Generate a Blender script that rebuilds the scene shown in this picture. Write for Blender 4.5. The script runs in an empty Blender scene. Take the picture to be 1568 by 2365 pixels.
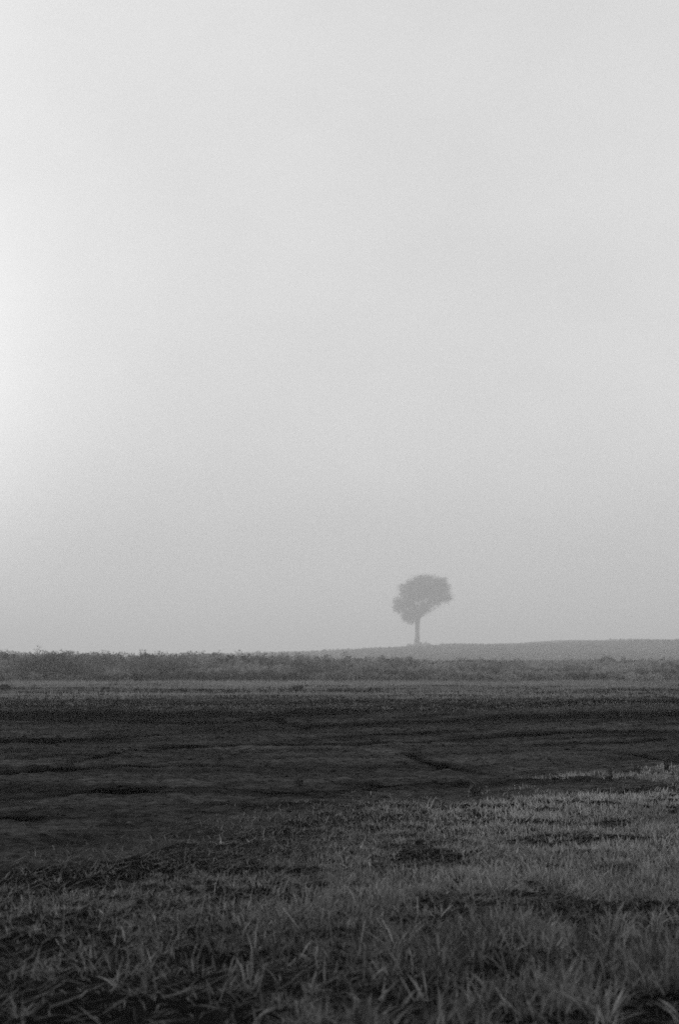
import bpy, math
import numpy as np
from mathutils import Vector

rng = np.random.default_rng(7)
sc = bpy.context.scene
COL = sc.collection
R = math.radians

# ------------------------------------------------------------------ helpers
S = 3942.0                    # focal length in picture units (60 mm lens, picture 1568 x 2365)
HZ = 1518.0                   # horizon row
CAMH = 1.0                    # kneeling photographer
K = CAMH / 1.6                # near-field sizes were worked out for a 1.6 m eye height
def D_of(v): return CAMH * S / (np.asarray(v, float) - HZ)
def th_of(u): return (np.asarray(u, float) - 784.0) / S
def gp(u, v):
    d = float(D_of(v)); return float(th_of(u)) * d, d

def hash2(ix, iy, seed):
    h = (ix.astype(np.int64) * 374761393 + iy.astype(np.int64) * 668265263 + seed * 982451653) & 0x7fffffff
    h = (h ^ (h >> 13)) * 1274126177 & 0x7fffffff
    h = h ^ (h >> 16)
    return (h & 0xffffff) / float(0xffffff)
def vnoise(x, y, seed=0):
    x = np.asarray(x, float); y = np.asarray(y, float)
    ix = np.floor(x); iy = np.floor(y); fx = x - ix; fy = y - iy
    fx = fx * fx * fx * (fx * (fx * 6 - 15) + 10); fy = fy * fy * fy * (fy * (fy * 6 - 15) + 10)
    a = hash2(ix, iy, seed); b = hash2(ix + 1, iy, seed); c = hash2(ix, iy + 1, seed); d = hash2(ix + 1, iy + 1, seed)
    return (a + (b - a) * fx) * (1 - fy) + (c + (d - c) * fx) * fy
def fbm(x, y, seed=0, octv=4, gain=.5):
    x = np.asarray(x, float) / K; y = np.asarray(y, float) / K
    s = 0; a = 1; t = 0
    for k in range(octv):
        c, q = math.cos(k * 1.1 + .4), math.sin(k * 1.1 + .4)
        s = s + a * vnoise((x * c - y * q) * 2 ** k + 17 * k, (x * q + y * c) * 2 ** k - 9 * k, seed + k * 31); t += a; a *= gain
    return s / t
def sm(a, b, x):
    t = np.clip((np.asarray(x, float) - a) / (b - a), 0, 1); return t * t * (3 - 2 * t)

def mesh_obj(name, V, F, mat, parent=None, attrs=None, smooth=False, loc=(0, 0, 0)):
    """V (n,3), F (m,k) with constant k"""
    V = np.ascontiguousarray(V, np.float32); F = np.ascontiguousarray(F, np.int32)
    me = bpy.data.meshes.new(name)
    me.vertices.add(len(V)); me.vertices.foreach_set('co', V.ravel())
    k = F.shape[1]
    me.loops.add(F.size); me.loops.foreach_set('vertex_index', F.ravel())
    me.polygons.add(len(F))
    me.polygons.foreach_set('loop_start', np.arange(0, F.size, k, dtype=np.int32))
    me.polygons.foreach_set('loop_total', np.full(len(F), k, np.int32))
    if smooth: me.polygons.foreach_set('use_smooth', np.ones(len(F), bool))
    for an, av in (attrs or {}).items():
        a = me.attributes.new(an, 'FLOAT', 'POINT'); a.data.foreach_set('value', np.ascontiguousarray(av, np.float32))
    me.update(calc_edges=True)
    me.materials.append(mat)
    o = bpy.data.objects.new(name, me); COL.objects.link(o)
    o.location = loc
    if parent: o.parent = parent
    return o
def tag(o, label=None, cat=None, group=None, kind=None):
    if label: o['label'] = label
    if cat: o['category'] = cat
    if group: o['group'] = group
    if kind: o['kind'] = kind
    return o
def empty(name, loc, rz=0):
    o = bpy.data.objects.new(name, None); COL.objects.link(o); o.location = loc; o.rotation_euler = (0, 0, rz)
    o.empty_display_size = .3
    return o
def merge(parts):
    Vs, Fs, As, n = [], [], [], 0
    for V, F, A in parts:
        Vs.append(V); Fs.append(F + n); As.append(A); n += len(V)
    return np.concatenate(Vs), np.concatenate(Fs), np.concatenate(As)

# ------------------------------------------------------------------ materials (everything on black and white film: neutral greys)
def mat_soil(name, dry, wet, scale=1.0, bump=.5):
    m = bpy.data.materials.new(name); m.use_nodes = True; nt = m.node_tree; N = nt.nodes; L = nt.links
    N.remove(N['Principled BSDF']); b = N.new('ShaderNodeBsdfDiffuse'); b.inputs['Roughness'].default_value = .8
    L.new(b.outputs[0], N['Material Output'].inputs['Surface'])
    tc = N.new('ShaderNodeTexCoord')
    n1 = N.new('ShaderNodeTexNoise'); n1.inputs['Scale'].default_value = 9 * scale; n1.inputs['Detail'].default_value = 9; n1.inputs['Roughness'].default_value = .78
    n2 = N.new('ShaderNodeTexNoise'); n2.inputs['Scale'].default_value = .35 * scale; n2.inputs['Detail'].default_value = 5
    L.new(tc.outputs['Object'], n1.inputs['Vector']); L.new(tc.outputs['Object'], n2.inputs['Vector'])
    at = N.new('ShaderNodeAttribute'); at.attribute_name = 'moisture'
    r1 = N.new('ShaderNodeMapRange'); r1.inputs[1].default_value = .38; r1.inputs[2].default_value = .62; r1.inputs[3].default_value = .3; r1.inputs[4].default_value = 1.7
    r2 = N.new('ShaderNodeMapRange'); r2.inputs[1].default_value = .35; r2.inputs[2].default_value = .65; r2.inputs[3].default_value = .8; r2.inputs[4].default_value = 1.2
    L.new(n1.outputs['Fac'], r1.inputs[0]); L.new(n2.outputs['Fac'], r2.inputs[0])
    mu = N.new('ShaderNodeMath'); mu.operation = 'MULTIPLY'; L.new(r1.outputs[0], mu.inputs[0]); L.new(r2.outputs[0], mu.inputs[1])
    mr = N.new('ShaderNodeMapRange'); mr.inputs[3].default_value = dry * 1.0; mr.inputs[4].default_value = wet; L.new(at.outputs['Fac'], mr.inputs[0])
    mu2 = N.new('ShaderNodeMath'); mu2.operation = 'MULTIPLY'; L.new(mu.outputs[0], mu2.inputs[0]); L.new(mr.outputs[0], mu2.inputs[1])
    L.new(mu2.outputs[0], b.inputs['Color'])
    bp = N.new('ShaderNodeBump'); bp.inputs['Strength'].default_value = bump; bp.inputs['Distance'].default_value = .04
    L.new(n1.outputs['Fac'], bp.inputs['Height']); L.new(bp.outputs['Normal'], b.inputs['Normal'])
    return m
def mat_leaf(name, lo, hi, trans=.25, rough=.6, nscale=0):
    m = bpy.data.materials.new(name); m.use_nodes = True; nt = m.node_tree; N = nt.nodes; L = nt.links
    b = N['Principled BSDF']; b.inputs['Roughness'].default_value = rough; b.inputs['Specular IOR Level'].default_value = .25
    at = N.new('ShaderNodeAttribute'); at.attribute_name = 'tint'
    mr = N.new('ShaderNodeMapRange'); mr.inputs[3].default_value = lo; mr.inputs[4].default_value = hi; L.new(at.outputs['Fac'], mr.inputs[0])
    src = mr.outputs[0]
    if nscale:
        tc = N.new('ShaderNodeTexCoord'); n = N.new('ShaderNodeTexNoise'); n.inputs['Scale'].default_value = nscale; n.inputs['Detail'].default_value = 4
        L.new(tc.outputs['Object'], n.inputs['Vector'])
        r = N.new('ShaderNodeMapRange'); r.inputs[1].default_value = .35; r.inputs[2].default_value = .65; r.inputs[3].default_value = .65; r.inputs[4].default_value = 1.35
        L.new(n.outputs['Fac'], r.inputs[0])
        mm = N.new('ShaderNodeMath'); mm.operation = 'MULTIPLY'; L.new(src, mm.inputs[0]); L.new(r.outputs[0], mm.inputs[1]); src = mm.outputs[0]
    L.new(src, b.inputs['Base Color'])
    tr = N.new('ShaderNodeBsdfTranslucent'); L.new(src, tr.inputs['Color'])
    mx = N.new('ShaderNodeMixShader'); mx.inputs[0].default_value = trans
    L.new(b.outputs[0], mx.inputs[1]); L.new(tr.outputs[0], mx.inputs[2]); L.new(mx.outputs[0], N['Material Output'].inputs['Surface'])
    return m
M_SOIL = mat_soil('dark_field_soil', .066, .0)
M_EARTH = mat_soil('foreground_earth', .016, .004, 2.0, .7)
M_HILL = mat_soil('hill_pasture', .07, .05, .05, .3)
M_GRASS = mat_leaf('foreground_grass', .035, .46, .25)
M_VERGE = mat_leaf('verge_grass', .13, .38, .25)
M_STUB = mat_leaf('stubble', .04, .12, .2)
M_WEED = mat_leaf('tall_weed', .08, .38, .25)
M_DARKLEAF = mat_leaf('dark_bush_leaf', .03, .10, .2)
M_TREE = mat_leaf('tree_leaf', .06, .14, .3)
M_HILLVEG = mat_leaf('hill_scrub', .04, .08, .2)
def mat_bark():
    m = bpy.data.materials.new('bark'); m.use_nodes = True; nt = m.node_tree; N = nt.nodes; L = nt.links
    b = N['Principled BSDF']; b.inputs['Roughness'].default_value = .9
    tc = N.new('ShaderNodeTexCoord'); mp = N.new('ShaderNodeMapping'); mp.inputs['Scale'].default_value = (3, 3, .6)
    n = N.new('ShaderNodeTexNoise'); n.inputs['Scale'].default_value = 2.5; n.inputs['Detail'].default_value = 7
    L.new(tc.outputs['Object'], mp.inputs[0]); L.new(mp.outputs[0], n.inputs['Vector'])
    r = N.new('ShaderNodeMapRange'); r.inputs[1].default_value = .3; r.inputs[2].default_value = .7; r.inputs[3].default_value = .03; r.inputs[4].default_value = .11
    L.new(n.outputs['Fac'], r.inputs[0]); L.new(r.outputs[0], b.inputs['Base Color'])
    bp = N.new('ShaderNodeBump'); bp.inputs['Distance'].default_value = .06; L.new(n.outputs['Fac'], bp.inputs['Height']); L.new(bp.outputs['Normal'], b.inputs['Normal'])
    return m
M_BARK = mat_bark()

# ------------------------------------------------------------------ the lie of the land
# tracks: points (u, v), half thickness in picture rows, wetness, depth (m)
TRACKS = [
    ([(-300,1653),(0,1651),(300,1651),(600,1650),(900,1638),(1100,1634),(1350,1625),(1568,1622),(1900,1620)], [7,7,7,6,5,4.5,4.5,5,5], 1.0, .05),
    ([(560,1663),(640,1662),(700,1674),(850,1669),(1050,1664),(1250,1654),(1400,1647),(1480,1646),(1568,1647),(1900,1650)], [2,3,3,4,4,6,9,6,5,5], .95, .06),
    ([(-300,1716),(0,1709),(130,1704),(250,1696),(400,1688)], [4,4,6,4,2], .8, .04),
    ([(300,1722),(330,1722),(430,1719),(600,1716),(800,1719),(950,1709),(1150,1699),(1350,1689),(1568,1687),(1900,1684)], [1,4,4,2,3,3,2.5,3,3,3], .8, .05),
    ([(-300,1790),(0,1782),(150,1774),(300,1766),(420,1764),(560,1768),(700,1772)], [4,4,4,5,4,2,1], .9, .05),
    ([(90,1778),(200,1757),(300,1736),(420,1722),(520,1716)], [2,3,3,4,2], .6, .05),
    ([(925,1737),(980,1752),(1050,1768),(1110,1776)], [2,7,6,2], .95, .06),
    ([(-300,1852),(0,1846),(120,1839),(230,1829),(420,1824),(520,1822)], [4,4,3,4,3,1], .75, .04),
    ([(500,1820),(560,1819),(680,1822),(760,1824)], [1,4,3,1], .75, .03),
    ([(-200,1889),(0,1889),(70,1887),(130,1884)], [5,5,4,1], .8, .04),
    ([(110,1937),(150,1937),(210,1938),(290,1940)], [1,6,6,1], .7, .03),
    ([(0,1662),(200,1666),(420,1668),(560,1666)], [1,3,3,1], .5, .03),
    ([(700,1700),(820,1694),(1000,1690),(1130,1686)], [1,3,3,1], .6, .03),
    ([(1080,1722),(1250,1716),(1420,1712),(1568,1703)], [1,4,3,2], .6, .03),
    ([(1150,1792),(1260,1796),(1330,1790)], [1,3,1], .5, .03),
    ([(1350,1728),(1450,1741),(1568,1756)], [1,3,4], .6, .03),
    ([(760,1800),(900,1803),(1010,1798)], [1,3,1], .5, .03),
    ([(-300,1625),(0,1624),(500,1626),(900,1620),(1200,1612),(1568,1606),(1900,1604)], [3,3,3,3,2,2,2], .45, .02),
]
RIDGES = [  # pale dry crumbled edges
    ([(1100,1697),(1150,1690),(1300,1682),(1440,1673),(1510,1670)], [1,1.6,2,2,1], .8, .05),
    ([(1480,1686),(1568,1679),(1800,1668)], [1,2,2], .9, .05),
    ([(1000,1655),(1150,1648),(1300,1640),(1420,1634),(1568,1634)], [1,2.5,3,3,1.5], .6, .06),
    ([(820,1728),(880,1734),(935,1732)], [2,6,2], .8, .03),
    ([(-100,1818),(100,1815),(300,1808),(500,1806)], [4,7,7,3], .35, .02),
    ([(1100,1745),(1250,1741),(1400,1752)], [3,8,3], .35, .02),
]
def curve_mask(th, D, tbl):
    pts, w, k, dep = tbl
    tu = th_of([p[0] for p in pts]); dv = np.array([p[1] for p in pts], float)
    v = np.interp(th, tu, dv); hw = np.interp(th, tu, w)
    Dc = D_of(v); hD = hw * Dc * Dc / (CAMH * S)
    inside = sm(tu[0] - .004, tu[0] + .006, th) * (1 - sm(tu[-1] - .006, tu[-1] + .004, th))
    return inside, Dc, hD
GB = [(-900,2010),(-200,2030),(0,2015),(200,1990),(300,1972),(430,1935),(560,1915),(700,1888),(830,1862),(1000,1853),(1150,1846),(1250,1834),(1400,1822),(1568,1812),(1800,1800),(2400,1790)]
def grass_edge(th):
    return D_of(np.interp(th, th_of([p[0] for p in GB]), [p[1] for p in GB]))
def moisture_relief(x, y):
    D = np.maximum(y, .5); th = x / D
    nz = fbm(x * .22, y * .22, 5, 5) - .5
    nf = fbm(x * 1.6, y * 1.6, 9, 4) - .5
    yw = y - .68 * np.log1p(np.exp(np.clip(x * .8, -20, 20))) / .8      # the tractor's passes bend away to the right
    streak = .55 * (fbm(x * .05, yw * .75, 40, 4) - .5) + .42 * (fbm(x * .07 + 5, yw * 2.1, 41, 3) - .5)
    Dn = D * (1 + .030 * nz + .012 * nf)
    m = np.full(np.shape(x), .42) + 1.35 * streak + .35 * nz + .7 * nf + .6 * (fbm(x * .35, y * 2.2, 44, 4) - .5)
    z = np.zeros(np.shape(x))
    for t in TRACKS:
        ins, Dc, hD = curve_mask(th, Dn, t)
        q = (Dn - Dc) / hD
        g = np.exp(-np.abs(q) ** 2.6 * .8) * ins
        g = g * (0.75 + .5 * (fbm(x * .7, y * .7, 77, 3)))
        m = m + g * t[2] * (.40 + .60 * sm(11, 19, D))
        z = z - K * .6 * t[3] * g + K * t[3] * .25 * np.exp(-((np.abs(q) - 1.6) / .5) ** 2) * ins
    for t in RIDGES:
        ins, Dc, hD = curve_mask(th, Dn, t)
        g = np.exp(-((Dn - Dc) / hD) ** 2) * ins
        m = m - g * t[2] * .8
        z = z + K * t[3] * g
    # the far half of the worked field is wetter
    m = m - .07 + .22 * sm(27 * K, 38 * K, y) * (1 - sm(58 * K, 66 * K, y))
    return np.clip(m, 0, 1), z
TD = 1000.0                    # distance of the tree
def hill_h(x, y):
    u = 784 + S * x / TD
    v = np.interp(u, [-1500,0,350,480,600,700,784,860,930,1000,1100,1190,1262,1312,1420,1568,1800,2300],
                  [1524,1523,1521,1517,1512,1507,1503,1498,1494,1490.5,1490,1485.5,1486,1478,1479,1478,1480,1490])
    crest = CAMH + (HZ - v) / S * np.minimum(y, 1.05 * TD)     # a long back that climbs gently all the way to the tree
    rise = sm(.40 * TD, .80 * TD, y); fall = 1 - .9 * sm(1.2 * TD, 2 * TD, y)
    return (crest + 1.5) * rise * fall - 1.5 + (fbm(x * .01, y * .01, 3, 3) - .5) * .7 * rise
def ground_z(x, y, relief=True):
    x = np.asarray(x, float); y = np.asarray(y, float)
    r = np.hypot(x, y)
    z = (fbm(x * .25, y * .25, 1, 3) - .5) * .10 * sm(3, 7, r)
    z = z + (fbm(x * .018, y * .018, 2, 2) - .5) * .5 * sm(60, 140, r)
    near = 1 - sm(20, 42, r)
    z = z + (fbm(x * 3.2, y * 3.2, 12, 4) - .5) * .055 * near
    if relief:
        _, zz = moisture_relief(x, y)
        fr = sm(0, 1, (y - grass_edge(x / np.maximum(y, .5))) / .7) * (y > 2)
        z = z + zz * fr + (fbm(x * .9, y * 1.4, 22, 5, .6) - .5) * .06 * fr * (1 - sm(41, 52, y)) * .32
    return z

# ------------------------------------------------------------------ ground sheets: one polar grid, split face by face
def ang_list():
    a = list(np.arange(-17, 17.0001, .045))
    side = list(17 + (163) * (np.linspace(0, 1, 60)[1:] ** 1.6))
    return np.array([-s for s in side[::-1]][1:] + a + side)
ANG = np.radians(ang_list())
inv = np.arange(1 / 4.1, 1 / 180.0, -1 / (CAMH * S * 1024 / 2365) * 1.15)
RR = np.concatenate([[.3, .8, 1.4, 1.9, 2.4, 2.8, 3.2, 3.6, 3.9], 1 / inv, np.geomspace(190, 5200, 44)])
na, nr = len(ANG), len(RR)
A, RD = np.meshgrid(ANG, RR)
GX, GY = RD * np.sin(A), RD * np.cos(A)
moist, _ = moisture_relief(GX.ravel(), GY.ravel())
behind = np.abs(A.ravel()) > R(60)
gz = ground_z(GX.ravel(), GY.ravel())
moist = np.where(behind, .4, moist)
GV = np.stack([GX.ravel(), GY.ravel(), gz], 1)
ii, jj = np.meshgrid(np.arange(nr - 1), np.arange(na), indexing='ij')
jn = (jj + 1) % na
F = np.stack([ii * na + jj, ii * na + jn, (ii + 1) * na + jn, (ii + 1) * na + jj], -1).reshape(-1, 4)
fc = GV[F].mean(1); fx, fy = fc[:, 0], fc[:, 1]
fth = fx / np.maximum(fy, .5)
edge = grass_edge(fth) * (1 + .10 * (fbm(fx * .8, fy * .8, 60, 3) - .5))
far_edge = D_of(np.interp(fth, th_of([0, 500, 1000, 1568]), [1636, 1632, 1622, 1614])) * (1 + .14 * (fbm(fx * .25, fy * .5, 61, 4) - .5))
plo = (fy > edge) & (fy < far_edge) & (np.abs(fth) < .9)
def sub(name, mask, mat):
    Fm = F[mask]; used, invx = np.unique(Fm, return_inverse=True)
    return mesh_obj(name, GV[used], invx.reshape(-1, 4), mat, attrs={'moisture': moist[used]}, smooth=True)
near_m = (~plo) & (fy < 80)
tag(sub('ploughed_field', plo, M_SOIL), kind='structure')
tag(sub('ground', ~plo, M_EARTH), kind='structure')

# the low hill behind the weeds
hx = np.linspace(-600, 950, 240); hy = np.concatenate([np.linspace(.38 * TD, 1.1 * TD, 110), np.linspace(1.12 * TD, 2.1 * TD, 22)])
HX, HY = np.meshgrid(hx, hy)
hz = hill_h(HX, HY) - .02
V = np.stack([HX.ravel(), HY.ravel(), hz.ravel()], 1)
i2, j2 = np.meshgrid(np.arange(len(hy) - 1), np.arange(len(hx) - 1), indexing='ij'); w = len(hx)
FH = np.stack([i2 * w + j2, i2 * w + j2 + 1, (i2 + 1) * w + j2 + 1, (i2 + 1) * w + j2], -1).reshape(-1, 4)
tag(mesh_obj('hill', V, FH, M_HILL, attrs={'moisture': fbm(HX.ravel() * .05, HY.ravel() * .05, 8, 4)}, smooth=True), kind='structure')

# ------------------------------------------------------------------ blades and leaves, vectorised
def blades(P, az, lean, droop, L, W, seg, tint, twist=None):
    """P (n,3) roots; az direction of lean; lean angle from vertical at root, droop added to the tip"""
    n = len(P); t = np.linspace(0, 1, seg + 1)
    ang = lean[:, None] + droop[:, None] * t[None] ** 1.3
    st = (L / seg)[:, None]
    dh = np.sin(ang) * st; dz = np.cos(ang) * st
    h = np.concatenate([np.zeros((n, 1)), np.cumsum((dh[:, 1:] + dh[:, :-1]) / 2, 1)], 1)
    z = np.concatenate([np.zeros((n, 1)), np.cumsum((dz[:, 1:] + dz[:, :-1]) / 2, 1)], 1)
    ca, sa = np.cos(az)[:, None], np.sin(az)[:, None]
    cx = P[:, :1] + h * ca; cy = P[:, 1:2] + h * sa; cz = P[:, 2:3] + z
    prof = np.array([(.65 + .9 * q) * (1 - q ** 2.2) + .06 for q in t])
    hw = W[:, None] * .5 * prof[None]
    tw = az + math.pi / 2 if twist is None else twist
    wx, wy = np.cos(tw)[:, None] * hw, np.sin(tw)[:, None] * hw
    V = np.empty((n, seg + 1, 2, 3))
    V[:, :, 0, 0] = cx - wx; V[:, :, 1, 0] = cx + wx
    V[:, :, 0, 1] = cy - wy; V[:, :, 1, 1] = cy + wy
    V[:, :, 0, 2] = cz; V[:, :, 1, 2] = cz + hw * .25
    base = (np.arange(n) * (seg + 1) * 2)[:, None] + (np.arange(seg) * 2)[None]
    Fq = np.stack([base, base + 1, base + 3, base + 2], -1).reshape(-1, 4)
    return V.reshape(-1, 3), Fq, np.repeat(tint, (seg + 1) * 2)
def leaves(C, size, tint, elong=2.2, up=0.0):
    """randomly turned pointed quads"""
    n = len(C); a = rng.normal(size=(n, 3)); a[:, 2] += up; a /= np.linalg.norm(a, axis=1)[:, None]
    b = rng.normal(size=(n, 3)); b -= (b * a).sum(1)[:, None] * a; b /= np.linalg.norm(b, axis=1)[:, None]
    l = (size * .5)[:, None]; wd = l / elong
    V = np.stack([C - a * l, C + b * wd - a * l * .1, C + a * l, C - b * wd - a * l * .1], 1).reshape(-1, 3)
    return V, np.arange(n * 4).reshape(-1, 4), np.repeat(tint, 4)
def tuft_blades(TP, nb, Lm, Wm, spread, seg, tint, rad=.012):
    n = len(TP); k = nb; idx = np.repeat(np.arange(n), k); N = n * k
    P = TP[idx] + np.stack([rng.normal(0, 1, N) * rad, rng.normal(0, 1, N) * rad, np.full(N, -.008)], 1)
    L = Lm[idx] * rng.uniform(.45, 1.15, N); W = Wm[idx] * rng.uniform(.6, 1.3, N)
    return blades(P, rng.uniform(0, 2 * math.pi, N), np.abs(rng.normal(0, 1, N)) * spread, rng.uniform(-.15, 1.25, N), L, W, seg,
                  np.clip(tint[idx] + rng.normal(0, .16, N), 0, 1), rng.uniform(0, 2 * math.pi, N))
def fan_points(n, y0, y1, tmax):
    y = K * np.sqrt(rng.uniform(y0 * y0, y1 * y1, n)); th = rng.uniform(-tmax, tmax, n); return th * y, y

# ------------------------------------------------------------------ foreground grass
def grass_density(x, y):
    """0 bare .. 1 thick"""
    th = x / y; u = 784 + S * th
    e = grass_edge(th)
    wd_ = np.interp(u, [0, 600, 1100, 1568], [.34, .28, .20, .16])
    inside = sm(-.10 - .3 * wd_, wd_, (e - y) / e + .55 * (fbm(x * .8, y * .8, 70, 4) - .5))
    right = np.interp(u, [-400, 0, 500, 800, 1200, 1568, 2000], [.20, .24, .36, .62, .95, 1.0, 1.0])
    nearer = np.interp(y / K, [6, 8, 9.5, 12, 20, 28], [.26, .36, .66, 1.0, 1.0, .8])
    patch = sm(.36, .56, fbm(x * .55 + 3, y * .38, 71, 4) + .30 * (right - .55) + .22 * sm(.75, 1, right))
    fine = sm(.30, .52, fbm(x * 2.6, y * 2.2, 72, 3) + .16 * (right - .5))
    hole = 1 - .92 * sm(.47, .60, fbm(x * .9, y * 1.1, 74, 3) + .07 * sm(900, 1400, u) * (1 - sm(7.2, 8.6, y / K)) - .13 * sm(7.7, 9, y / K))
    gaps = 1 - (1 - sm(.42, .56, fbm(x * 4.2, y * 3.6, 76, 2))) * .92 * (1 - sm(8.4, 10.5, y / K))
    return inside * right * nearer * gaps * 1.25 * hole * (.10 + .9 * patch) * (.25 + .75 * fine), right
parts = []
n = 106000
x, y = fan_points(n, 5.6, 27, .41)
d, right = grass_density(x, y)
keep = rng.uniform(0, 1, n) < d; x, y, d, right = x[keep], y[keep], d[keep], right[keep]
P = np.stack([x, y, ground_z(x, y)], 1)
pt = fbm(x * .5, y * .4, 73, 3)
near = y < 13 * K
tint = np.clip(-.12 + 1.1 * (pt - .33) + .62 * right ** 1.5 * sm(8.8, 12.5, y / K) + .16 * right - .09 - .05 * (y < 9 * K) + rng.normal(0, .15, len(x)), 0, 1)
fs = np.interp(y / K, [6, 8.5, 11.5, 17, 27], [1.15, .95, .52, .45, .5])
Ln = fs * K * (.08 + .09 * right) * rng.uniform(.6, 1.35, len(x)); Wn = np.where(y < 9.5 * K, 1.25, 1.0) * np.sqrt(fs) * K * rng.uniform(.007, .0135, len(x))
a = tuft_blades(P[near], 11, Ln[near] * 1.1, Wn[near] * .8, 1.0, 5, tint[near], .02); parts.append(a)
a = tuft_blades(P[~near], 6, Ln[~near] * 1.0, Wn[~near] * 1.25, 1.0, 2, tint[~near], .02); parts.append(a)
# fine low mat between the tufts
n = 84000
x, y = fan_points(n, 5.6, 24, .41)
d, right = grass_density(x, y); keep = rng.uniform(0, 1, n) < d * .9 + .06 * (y < grass_edge(x / y)); x, y, right = x[keep], y[keep], right[keep]
P = np.stack([x, y, ground_z(x, y)], 1)
parts.append(tuft_blades(P, 4, K * np.full(len(x), .060) * rng.uniform(.6, 1.4, len(x)), np.full(len(x), .004), 1.0, 2, np.clip(rng.normal(.2, .12, len(x)), 0, 1), .03))
# long thin culms
n = 7700
x, y = fan_points(n, 5.6, 12, .41)
d, right = grass_density(x, y); keep = rng.uniform(0, 1, n) < d * 1.2; x, y, right = x[keep], y[keep], right[keep]
P = np.stack([x, y, ground_z(x, y)], 1)
parts.append(tuft_blades(P, 2, K * .26 * rng.uniform(.5, 1.2, len(x)) * np.interp(y / K, [6, 9, 14], [1, .9, .55]), np.full(len(x), .0032), .8, 6, np.clip(rng.normal(.30, .2, len(x)) - .1 * (1 - right), 0, 1), .02))
# fallen blades and litter lying over the earth
n = 84000
x, y = fan_points(n, 5.6, 24, .41)
keep = (rng.uniform(0, 1, n) < .25 + .5 * sm(7, 11, y / K)) & (y < grass_edge(x / y) * rng.uniform(.75, 1.12, n)); x, y = x[keep], y[keep]
P = np.stack([x, y, ground_z(x, y) + .010], 1); N_ = len(x)
az_ = rng.uniform(0, 2 * math.pi, N_)
parts.append(blades(P, az_, rng.uniform(1.2, 1.6, N_), rng.uniform(-.6, .6, N_), K * rng.uniform(.07, .24, N_), K * rng.uniform(.003, .007, N_), 5,
                    np.clip(rng.normal(.05, .08, N_) + .2 * (fbm(x * 1.1, y, 75, 3) - .5), 0, 1), az_ + math.pi / 2))
V, Fq, T = merge(parts)
tag(mesh_obj('grass', V, Fq, M_GRASS, attrs={'tint': T}, smooth=True),
    'rough tangled meadow grass growing over dark earth in the foreground', 'grass', kind='stuff')

# stubble and crumbs over the ploughed field
n = 90000
x, y = fan_points(n, 12, 66, .28)
th = x / y; m, _ = moisture_relief(x, y)
keep = (y > grass_edge(th) * .95) & (rng.uniform(0, 1, n) < np.clip(1.15 - 1.6 * m, 0, 1) * sm(.36, .6, fbm(x * .35, y * .5, 80, 4)))
x, y = x[keep], y[keep]
P = np.stack([x, y, ground_z(x, y)], 1)
V, Fq, T = tuft_blades(P, 3, K * .035 + .0008 * y, .005 + .00025 * y, .9, 1, np.clip(rng.normal(.35, .2, len(x)), 0, 1), .04)
tag(mesh_obj('stubble', V, Fq, M_STUB, attrs={'tint': T}), 'thin short stubble scattered over the ploughed field', 'stubble', kind='stuff')
# clods
def ico():
    p = (1 + 5 ** .5) / 2
    v = np.array([(-1,p,0),(1,p,0),(-1,-p,0),(1,-p,0),(0,-1,p),(0,1,p),(0,-1,-p),(0,1,-p),(p,0,-1),(p,0,1),(-p,0,-1),(-p,0,1)], float)
    v /= np.linalg.norm(v[0])
    f = np.array([(0,11,5),(0,5,1),(0,1,7),(0,7,10),(0,10,11),(1,5,9),(5,11,4),(11,10,2),(10,7,6),(7,1,8),(3,9,4),(3,4,2),(3,2,6),(3,6,8),(3,8,9),(4,9,5),(2,4,11),(6,2,10),(8,6,7),(9,8,1)])
    return v, f
iv, if_ = ico()
ov = np.array([(1,0,0),(0,1,0),(-1,0,0),(0,-1,0),(0,0,1),(0,0,-1)], float)
of_ = np.array([(0,1,4),(1,2,4),(2,3,4),(3,0,4),(1,0,5),(2,1,5),(3,2,5),(0,3,5)])
def clods(n, y0, y1, base, grow, vv, ff, flat, patch):
    x, y = fan_points(n, y0, y1, .28)
    if patch: keep = (y > grass_edge(x / y) * .8) & (rng.uniform(0, 1, n) < .10 + .9 * sm(.46, .66, fbm(x * .3, y * .5, 90, 4)))
    else: keep = (y > grass_edge(x / y) * .85)
    x, y = x[keep], y[keep]; n = len(x); k = len(vv)
    s = rng.lognormal(0, .45, n) * (base + grow * y)
    a = rng.uniform(0, 6.283, n); ca, sa = np.cos(a)[:, None], np.sin(a)[:, None]
    Q = vv[None] * (1 + rng.normal(0, .2, (n, k, 1))) * s[:, None, None] * np.array([1.5, 1.0, flat])
    V = np.stack([Q[:, :, 0] * ca - Q[:, :, 1] * sa + x[:, None], Q[:, :, 0] * sa + Q[:, :, 1] * ca + y[:, None], Q[:, :, 2] + (ground_z(x, y) + s * .15)[:, None]], -1)
    return V.reshape(-1, 3), (ff[None] + (np.arange(n) * k)[:, None, None]).reshape(-1, 3), np.repeat(np.clip(.8 * moisture_relief(x, y)[0] + rng.uniform(-.35, .45, n), 0, 1), k)
V, Fq, T = merge([clods(3500, 10, 62, .004, .00028 * 1.1, iv, if_, .6, True), clods(60000, 10, 70, .003, .00030, ov, of_, .55, False)])
tag(mesh_obj('soil_clods', V, Fq, M_SOIL, attrs={'moisture': T}),
    'dark crumbly soil clods strewn over the ploughed field', 'soil clods', kind='stuff')

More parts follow.
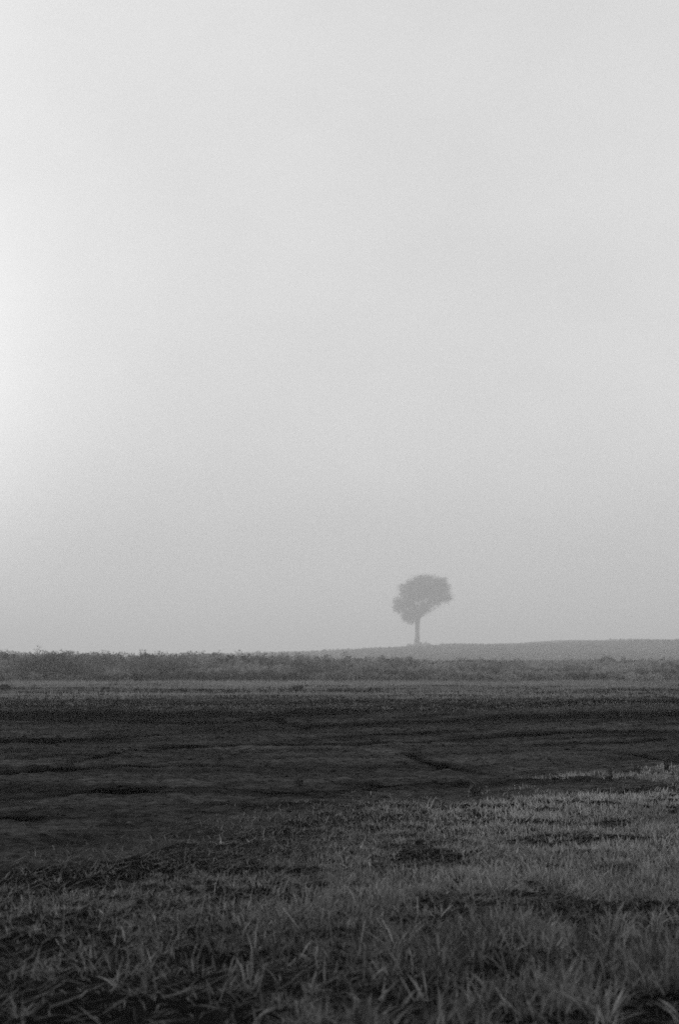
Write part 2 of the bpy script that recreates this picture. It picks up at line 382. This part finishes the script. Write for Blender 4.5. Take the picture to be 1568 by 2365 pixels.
# ------------------------------------------------------------------ grass strip beyond the field
n = 76000
x, y = fan_points(n, 50, 116, .31)
dd = .25 + .75 * sm(.38, .6, fbm(x * .12, y * .6, 100, 4))
band = np.interp(y / K * (1 + .05 * (fbm(x * .2, y * .2, 102, 3) - .5)), [49, 53, 63, 69, 74, 77, 88, 91, 116], [0, .35, .60, .85, .9, .5, .55, 1, 1])
keep = rng.uniform(0, 1, n) < dd * band; x, y, b_ = x[keep], y[keep], band[keep]
P = np.stack([x, y, ground_z(x, y)], 1)
pt = fbm(x * .15, y * .4, 101, 4)
V, Fq, T = tuft_blades(P, 4, K * np.where(y > 95 * K, .26, .17) * rng.uniform(.6, 1.3, len(x)) * np.where(y < 66 * K, .5, 1), np.full(len(x), .026), .8, 1,
                       np.clip(.1 + .9 * (pt - .25) + .35 * (b_ - .5), 0, 1), .06)
tag(mesh_obj('verge_grass', V, Fq, M_VERGE, attrs={'tint': T}), 'pale strip of short grass between the ploughed field and the tall weeds', 'grass', kind='stuff')

# ------------------------------------------------------------------ tall weeds
def weed_geo(x, y, z, H, nl, lsize, tint):
    """upright branching weeds: stem blade + leaves that gather towards the top"""
    n = len(x); P = np.stack([x, y, z], 1)
    az = rng.uniform(0, 2 * math.pi, n); lean = rng.uniform(0, .18, n)
    st = blades(P, az, lean, rng.uniform(0, .2, n), H, np.full(n, .03), 2, tint * .6, az + 1.2)
    N = n * nl; idx = np.repeat(np.arange(n), nl)
    t = rng.beta(1.8, 1.05, N)
    sp = (.05 + .13 * np.sin(np.pi * np.clip(t, .02, .98))) * (H[idx] ** .6)
    C = P[idx] + np.stack([np.cos(az[idx]) * np.sin(lean[idx]) * H[idx] * t + rng.normal(0, 1, N) * sp,
                           np.sin(az[idx]) * np.sin(lean[idx]) * H[idx] * t + rng.normal(0, 1, N) * sp,
                           H[idx] * t], 1)
    lf = leaves(C, 1.35 * lsize * rng.uniform(.6, 1.4, N), np.clip(tint[idx] + rng.normal(0, .16, N), 0, 1), 2.6, 1.7)
    return merge([st, lf])
def weed_top(th):   # height of the tallest plants by direction
    return np.interp(784 + S * th, [-400, 0, 100, 250, 400, 550, 784, 1000, 1568, 2000], [1.84, 1.80, 1.78, 1.64, 1.68, 1.62, 1.38, 1.24, 1.20, 1.20])
n = 12500
x, y = fan_points(n, 110, 150, .31)
th = x / y
f = sm(110 * K, 134 * K, y + 5 * K * (fbm(x * .12, y * .12, 115, 3) - .5))
top = weed_top(th)
H = K * (.50 + (top - .50) * f) * (.93 + .28 * (fbm(x * .3, y * .3, 110, 3) - .5) + .75 * (fbm(x * 2.0, y * .7, 112, 2) - .5) + rng.normal(0, .05, n) + .22 * (rng.uniform(0, 1, n) < .10) * rng.uniform(.3, 1, n))
keep = rng.uniform(0, 1, n) < .35 + .65 * sm(.38, .6, fbm(x * .4, y * .3, 111, 3)); x, y, H = x[keep], y[keep], H[keep]
tint = np.clip(.40 + 1.8 * (fbm(x * .32, y * .25, 113, 4) - .5) - .15 * (1 - f[keep]) + .34 * sm(-.03, .15, (x / y)), 0, 1)
V, Fq, T = weed_geo(x, y, ground_z(x, y, False), H, 72, .072, tint)
tag(mesh_obj('weed_field', V, Fq, M_WEED, attrs={'tint': T}), 'wide dense field of tall leafy weeds behind the grass strip', 'weeds', kind='stuff')

# rough growth along the hill
n = 16000
x = rng.uniform(-130, 240, n); y = rng.uniform(.45, .85, n) * TD
z = hill_h(x, y); hh = rng.uniform(.25, .6, n) * (1 + 1.2 * sm(.5, .7, fbm(x * .025, y * .025, 120, 3)))
C = np.stack([x, y, z + hh * .4], 1)
V, Fq, T = leaves(C, hh * 1.3, rng.uniform(.3, .7, n), 1.3, .8)
tag(mesh_obj('hill_scrub', V, Fq, M_HILLVEG, attrs={'tint': T}), 'low rough scrub covering the misty hill', 'scrub', kind='stuff')

# ------------------------------------------------------------------ things: bushes and single weeds
def bush(name, x, y, z, W, H, nst, nl, lsize, label, cat, mat, group=None, dome=False):
    """a few stems fanning out of one root (stems) and the leaves they carry (foliage)"""
    g = empty(name, (x, y, z)); tag(g, label, cat, group)
    az = rng.uniform(0, 2 * math.pi, nst); tip = rng.uniform(.15, 1, nst) ** .6 * W / 2
    lean = np.arctan2(tip, H * .8); L = np.hypot(tip, H) * rng.uniform(.75, 1.0, nst)
    st = blades(np.zeros((nst, 3)) - [0, 0, .03], az, lean * .7, lean * .5, L, np.full(nst, .02 + .015 * H), 4, np.full(nst, .2), az + 1.3)
    mesh_obj('stem', st[0], st[1], M_BARK, g)
    N = nst * nl; idx = np.repeat(np.arange(nst), nl); t = rng.uniform(.08, 1.02, N)
    r = np.sin(lean[idx] * (.7 + .3 * t)) * L[idx] * t; s = .13 * W
    C = np.stack([np.cos(az[idx]) * r + rng.normal(0, s, N), np.sin(az[idx]) * r + rng.normal(0, s, N),
                  np.cos(lean[idx]) * L[idx] * t + rng.normal(0, .07 * H, N)], 1)
    C[:, 2] = np.maximum(C[:, 2], .04 * H)
    if dome:      # dense scrub that reaches down to the turf all round
        q = rng.normal(size=(N, 3)); q /= np.linalg.norm(q, axis=1)[:, None]; q *= rng.uniform(.3, 1, N)[:, None] ** .5
        C = np.stack([q[:, 0] * W / 2, q[:, 1] * W / 2, np.abs(q[:, 2]) * H * (.8 + .35 * np.sin(q[:, 0] * 5 + x))], 1)
    lf = leaves(C, lsize * rng.uniform(.6, 1.4, N), np.clip(rng.normal(.45, .25, N), 0, 1), 2.0, .4)
    mesh_obj('foliage', lf[0], lf[1], mat, g, attrs={'tint': lf[2]})
    return g
def at(u, v): 
    xx, yy = gp(u, v); return xx, yy, float(ground_z(np.array([xx]), np.array([yy]))[0])
for (u, v, W, H, lab) in [
    (685, 1598, .55, .30, 'small round dark bush alone on the pale grass strip'),
    (575, 1574, .5, .45, 'little dark bush at the foot of the tall weeds left of centre'),
    (8, 1596, 1.0, .35, 'low dark bush on the grass strip at the left edge'),
    (322, 1576, .9, .62, 'dark bush against the weeds in the left half, by the grass strip')]:
    X, Y, Z = at(u, v)
    bush('bush', X, Y, Z, W * K, H * K, 12, 22, .09, lab, 'bush', M_DARKLEAF)
LOWB = [(765, 1599), (782, 1599), (802, 1599), (818, 1598), (838, 1599), (856, 1599), (872, 1598)]
for k, (u, v) in enumerate(LOWB):
    X, Y, Z = at(u, v)
    lab = 'low dark weed clump in the short row at the middle of the grass strip'
    bush('weed_clump', X, Y, Z, rng.uniform(.25, .35), rng.uniform(.12, .18), 8, 16, .06, lab, 'weed clump', M_DARKLEAF, 'weed clumps in a short row on the grass strip')
# weeds standing up out of the field edge at right
for (u, v, W, H, lab, m_) in [
    (1404, 1806, .16, .16, 'pale feathery weed at the right edge of the bare soil', M_STUB),
    (1466, 1790, .08, .13, 'slim dark weed on bare soil at the right', M_DARKLEAF),
    (1534, 1770, .06, .18, 'thin pale weed stalk, farthest right on the bare soil', M_STUB),
    (692, 1806, .10, .10, 'tiny dark weed alone in the middle of the ploughed field', M_DARKLEAF),
    (1440, 1830, .2, .10, 'curly leafed weed in front of the slim dark one at right', M_STUB),
    (1090, 1838, .25, .14, 'small dark weed at the near edge of the bare soil, centre right', M_DARKLEAF)]:
    X, Y, Z = at(u, v)
    bush('weed', X, Y, Z, W * K, H * K, 7, 14, .035 + .05 * H, lab, 'weed', m_)

# splayed tufts that stand out in the foreground
def tuft(name, u, v, L, nb, W, lean, lab, ti, lay=0.0):
    X, Y, Z = at(u, v)
    nb = int(nb * 1.8); W = W * .72; ti = ti - .28
    Ls = K * L * .8 * rng.uniform(.45, 1.1, nb)
    az = rng.uniform(0, 2 * math.pi, nb)
    a = blades(np.stack([rng.normal(0, .008, nb), rng.normal(0, .008, nb), np.full(nb, -.01)], 1), az,
               rng.uniform(.1, lean + .2, nb), rng.uniform(.1, 1.6, nb), Ls, K * W * rng.uniform(.7, 1.2, nb), 6,
               np.clip(rng.normal(ti, .12, nb), 0, 1), az + math.pi / 2 + rng.normal(0, .5, nb))
    o = mesh_obj(name, a[0], a[1], M_GRASS, attrs={'tint': a[2]}, smooth=True, loc=(X, Y, Z))
    tag(o, lab, 'grass tuft', 'splayed grass tufts standing out in the foreground')
tuft('grass_tuft', 1100, 2330, .26, 16, .011, 1.2, 'large splayed grass tuft over black earth near the bottom, right of centre', .55)
tuft('grass_tuft', 1380, 2330, .22, 18, .013, 1.4, 'wide flat star of thick blades near the bottom right corner', .6)
tuft('grass_tuft', 940, 2170, .26, 12, .010, .9, 'tall upright grass tuft right of centre', .6)
tuft('grass_tuft', 1265, 2180, .24, 14, .011, 1.0, 'pale bent grass tuft in the thick grass at right', .8)
tuft('grass_tuft', 1500, 2130, .28, 12, .011, .8, 'tall pale grass tuft by the right edge', .75)
tuft('grass_tuft', 90, 2130, .17, 14, .009, 1.2, 'pale splayed tuft on dark earth at far left', .8)
tuft('grass_tuft', 570, 2130, .16, 12, .009, 1.2, 'small pale tuft beside black hollow, left of centre', .7)
tuft('grass_tuft', 720, 2260, .20, 12, .010, 1.2, 'open splayed tuft with two low arms at bottom centre', .55)
tuft('grass_tuft', 60, 2310, .18, 14, .010, 1.2, 'loose tuft in bottom left corner', .5)
tuft('grass_tuft', 515, 1945, .22, 14, .012, 1.1, 'pale spiky tuft on the soil edge, farther back at left', .8)
tuft('grass_tuft', 985, 1872, .24, 16, .013, 1.1, 'bright curled tuft on the soil edge at centre', .9)

# ------------------------------------------------------------------ the lone tree
KX = TD / 6283.0 / (1568 / 550.0)       # metres per unit of the close-up the outline was read from
tb_u = (1300 + 670 / (1568 / 550.0)) / 2500 * 1568
TX = float(th_of(tb_u)) * TD
TZ = float(hill_h(np.array([TX]), np.array([TD]))[0])
BASE_Z = CAMH + (HZ - (2000 + 1085 / (1568 / 550.0)) / 3770 * 2365) / S * TD
tree = empty('tree', (TX, TD, TZ)); tag(tree, 'lone tree with lopsided round crown on the misty hill', 'tree')
dz0 = BASE_Z - TZ
def tp(px, pz, yy=0.0): return np.array([(px - 670) * KX, yy, (1085 - pz) * KX + dz0])
def limb(pts, rads, sides=9):
    pts = np.array(pts, float); rads = np.array(rads, float)
    # smooth the path
    tt = np.linspace(0, len(pts) - 1, (len(pts) - 1) * 4 + 1)
    P = np.stack([np.interp(tt, range(len(pts)), pts[:, k]) for k in range(3)], 1)
    for _ in range(2): P[1:-1] = (P[:-2] + 2 * P[1:-1] + P[2:]) / 4
    Rr = np.interp(tt, range(len(pts)), rads)
    a = np.linspace(0, 2 * math.pi, sides, endpoint=False); V = []
    for k in range(len(P)):
        t = P[min(k + 1, len(P) - 1)] - P[max(k - 1, 0)]; t /= np.linalg.norm(t)
        e1 = np.cross(t, [0, 1, 0.13]); e1 /= np.linalg.norm(e1); e2 = np.cross(t, e1)
        rr = Rr[k] * (1 + .10 * np.sin(a * 3 + k * .4) + .05 * np.sin(a * 5 + k))
        V.append(P[k] + np.outer(np.cos(a) * rr, e1) + np.outer(np.sin(a) * rr, e2))
    V = np.concatenate(V); F = []
    for k in range(len(P) - 1):
        for j in range(sides):
            F.append((k * sides + j, k * sides + (j + 1) % sides, (k + 1) * sides + (j + 1) % sides, (k + 1) * sides + j))
    return V, np.array(F), np.zeros(len(V))
BLOBS = [(750,440,100),(640,470,85),(890,462,88),(575,540,80),(945,550,78),(700,530,95),(820,530,85),(500,620,62),(485,690,52),(570,680,88),
         (560,770,62),(610,800,48),(690,690,62),(770,670,55),(850,610,66),(975,470,48),(650,760,55),(690,390,55),(745,700,40),(712,738,34),(575,785,44),(905,590,46),(810,385,50),(600,420,40),(525,470,40),(640,560,80),(740,500,80),(870,530,70),(930,430,60),(880,400,40),(1000,590,38),(600,620,60),(960,400,30)]
tr = [limb([tp(668,1130), tp(668,1080), tp(670,1040), tp(672,980), tp(674,900), tp(680,830), tp(684,770)], [2.9, 2.1, 1.6, 1.35, 1.3, 1.35, 1.3], 12)]
# root flare
for q in range(5):
    an = q * 1.257 + .3
    tr.append(limb([tp(670,1055), tp(670,1080) + [math.cos(an) * 2, math.sin(an) * 2, 0], tp(670,1100) + [math.cos(an) * 3.6, math.sin(an) * 3.6, -.2]], [.75, .6, .18], 7))
Vt, Ft, _ = merge(tr)
mesh_obj('trunk', Vt, Ft, M_BARK, tree, smooth=True)
for k, (bx, bz, br) in enumerate(BLOBS):
    if k % 2 and k > 9: continue
    yy = rng.uniform(-.5, .5) * (260 - abs(bx - 720)) * KX
    s0 = tp(682 + rng.uniform(-6, 6), 800 - rng.uniform(0, 40)); e0 = tp(bx, bz, yy)
    mid = s0 * .5 + e0 * .5 + np.array([rng.normal(0, .9), rng.normal(0, .9), .2 + .16 * abs(e0[0] - s0[0]) + rng.normal(0, .3)])
    lv = limb([s0, mid, e0], [.5, .27, .08], 6)
    mesh_obj('limb', lv[0], lv[1], M_BARK, tree, smooth=True)
Cs, Sz, Tn = [], [], []
for (bx, bz, br) in BLOBS:
    depth = max(60, 190 - .35 * abs(bx - 720)) * KX
    ncl = max(8, int(44 * (br / 80) ** 2))
    for _ in range(ncl):
        q = rng.normal(size=3); q /= np.linalg.norm(q); q *= rng.uniform(.25, 1.0) ** .55
        c = tp(bx + q[0] * br * .95, bz - q[2] * br * .95, q[1] * depth)
        # leave the two little windows in the crown
        px = bx + q[0] * br * .95; pz = bz - q[2] * br * .95
        if math.hypot(px - 662, (pz - 610)) < 15 or math.hypot(px - 738, pz - 606) < 13: continue
        nl = 60; r = rng.uniform(1.2, 2.3)
        Cs.append(c + rng.normal(size=(nl, 3)) * [r, r, r * .75] * .62); Sz.append(rng.uniform(.35, .75, nl)); Tn.append(np.clip(rng.normal(rng.uniform(.2, .8), .15, nl), 0, 1))
Cs = np.concatenate(Cs); Sz = np.concatenate(Sz); Tn = np.concatenate(Tn)
lf = leaves(Cs, Sz, Tn, 1.7, .2)
mesh_obj('crown', lf[0], lf[1], M_TREE, tree, attrs={'tint': lf[2]})
for (px, W, H, lab) in [(618, 7.0, 2.0, 'low hazy bush hugging the left side of the lone tree trunk base'), (732, 6.0, 2.9, 'upright hazy bush just right of the lone tree trunk base'), (796, 5.5, 1.5, 'smallest hazy bush, right of the upright bush by the lone tree')]:
    bx_ = TX + (px - 670) * KX; by_ = TD - 1.8
    bush('bush', bx_, by_, float(hill_h(np.array([bx_]), np.array([by_]))[0]) - .15, W, H, 22, 55, .55, lab, 'bush', M_TREE, dome=True)

# ------------------------------------------------------------------ mist
hz_m = bpy.data.materials.new('mist'); hz_m.use_nodes = True
nt = hz_m.node_tree; nt.nodes.remove(nt.nodes['Principled BSDF'])
pv = nt.nodes.new('ShaderNodeVolumePrincipled'); pv.inputs['Color'].default_value = (.97, .97, .97, 1)
DENS = .00108
pv.inputs['Density'].default_value = DENS; pv.inputs['Anisotropy'].default_value = .3
nt.links.new(pv.outputs[0], nt.nodes['Material Output'].inputs['Volume'])
BX, BZ0, BZ1 = 5400.0, -4.5, TZ + 47.0
V = np.array([(sx * BX, sy * BX, z) for z in (BZ0, BZ1) for sx, sy in ((-1, -1), (1, -1), (1, 1), (-1, 1))])
Fb = np.array([(0, 3, 2, 1), (4, 5, 6, 7), (0, 1, 5, 4), (1, 2, 6, 5), (2, 3, 7, 6), (3, 0, 4, 7)])
haze = mesh_obj('haze', V, Fb, hz_m)
tag(haze, 'pale even morning mist over the whole field', 'haze', kind='stuff')

# ------------------------------------------------------------------ sky and sun
SUN_EL, SUN_AZ = R(24), R(-32)        # ahead and to the left of the view
w = bpy.data.worlds.new('World'); sc.world = w; w.use_nodes = True
nt = w.node_tree; N = nt.nodes; L = nt.links
bg = N['Background']; bg.inputs['Strength'].default_value = .1
sky = N.new('ShaderNodeTexSky'); sky.sky_type = 'NISHITA'; sky.sun_disc = False
sky.sun_elevation = SUN_EL; sky.sun_rotation = SUN_AZ; sky.dust_density = 4; sky.air_density = 1.2
bw = N.new('ShaderNodeRGBToBW'); L.new(sky.outputs[0], bw.inputs[0])
tc = N.new('ShaderNodeTexCoord')
def math_(op, a, b=None, c=None):
    m = N.new('ShaderNodeMath'); m.operation = op
    for k, q in enumerate((a, b, c)):
        if q is None: continue
        if isinstance(q, (int, float)): m.inputs[k].default_value = q
        else: L.new(q, m.inputs[k])
    return m.outputs[0]
def lobe(az, el, power, amp):
    v = N.new('ShaderNodeVectorMath'); v.operation = 'DOT_PRODUCT'; L.new(tc.outputs['Generated'], v.inputs[0])
    v.inputs[1].default_value = (math.sin(R(az)) * math.cos(R(el)), math.cos(R(az)) * math.cos(R(el)), math.sin(R(el)))
    d = math_('MAXIMUM', v.outputs['Value'], 0.0)
    return math_('MULTIPLY', math_('POWER', d, power), amp)
sep = N.new('ShaderNodeSeparateXYZ'); L.new(tc.outputs['Generated'], sep.inputs[0])
OV0 = 6.45
low = N.new('ShaderNodeMapRange'); low.interpolation_type = 'SMOOTHSTEP'; low.inputs[1].default_value = .0; low.inputs[2].default_value = .16; low.inputs[3].default_value = -.75; low.inputs[4].default_value = 0; L.new(sep.outputs['Z'], low.inputs[0])
base = math_('ADD', math_('MULTIPLY_ADD', math_('MAXIMUM', sep.outputs['Z'], 0.0), .5, OV0 + .1), low.outputs[0])
base = math_('ADD', base, lobe(-18.5, 8, 115, 4.4))
base = math_('ADD', base, lobe(17.5, 10, 130, 1.3))
bank = math_('POWER', 2.71828, math_('MULTIPLY', math_('POWER', math_('ABSOLUTE', math_('MULTIPLY', math_('SUBTRACT', sep.outputs['Z'], .072), 1 / .034)), 2.0), -1.0))
base = math_('ADD', base, math_('MULTIPLY', bank, -.38))      # a low, slightly heavier bank of stratus all round
base = math_('ADD', base, lobe(-8, 4.5, 300, -.45))
mp = N.new('ShaderNodeMapping'); mp.inputs['Scale'].default_value = (2.0, 2.0, 3.2); mp.inputs['Rotation'].default_value = (0, R(14), 0); L.new(tc.outputs['Generated'], mp.inputs[0])
nz = N.new('ShaderNodeTexNoise'); nz.inputs['Scale'].default_value = 2.6; nz.inputs['Detail'].default_value = 6; nz.inputs['Roughness'].default_value = .6; L.new(mp.outputs[0], nz.inputs['Vector'])
cl = N.new('ShaderNodeMapRange'); cl.inputs[1].default_value = .3; cl.inputs[2].default_value = .7; cl.inputs[3].default_value = .955; cl.inputs[4].default_value = 1.045; L.new(nz.outputs['Fac'], cl.inputs[0])
base = math_('MULTIPLY', base, cl.outputs[0])
tot = math_('MULTIPLY_ADD', bw.outputs[0], .08, base)
L.new(tot, bg.inputs['Color'])
sun = bpy.data.lights.new('sun', 'SUN'); sun.energy = .9; sun.angle = R(20); sun.color = (1, 1, 1)
so = bpy.data.objects.new('sun', sun); COL.objects.link(so); so.location = (-20, 30, 30)
sd = Vector((math.sin(SUN_AZ) * math.cos(SUN_EL), math.cos(SUN_AZ) * math.cos(SUN_EL), math.sin(SUN_EL)))
so.rotation_euler = sd.to_track_quat('Z', 'Y').to_euler()

# ------------------------------------------------------------------ camera
cam = bpy.data.cameras.new('camera'); cam.sensor_fit = 'VERTICAL'; cam.sensor_height = 36; cam.lens = 60
cam.clip_start = .1; cam.clip_end = 16000
cam.dof.use_dof = True; cam.dof.focus_distance = 16; cam.dof.aperture_fstop = 4.2
co = bpy.data.objects.new('camera', cam); COL.objects.link(co); sc.camera = co
co.location = (0, 0, CAMH + float(ground_z(np.array([0.0]), np.array([12.0]))[0]) * 0)
co.rotation_euler = (R(90) + math.atan((HZ - 1182.5) / S), 0, 0)

sc.view_settings.view_transform = 'Standard'; sc.view_settings.look = 'None'
sc.view_settings.exposure = 0; sc.view_settings.gamma = 1
cy = sc.cycles
cy.max_bounces = 8; cy.volume_bounces = 4; cy.diffuse_bounces = 3; cy.transparent_max_bounces = 8
cy.volume_step_rate = 1; cy.use_denoising = False
print('faces', sum(len(o.data.polygons) for o in COL.objects if o.type == 'MESH'))
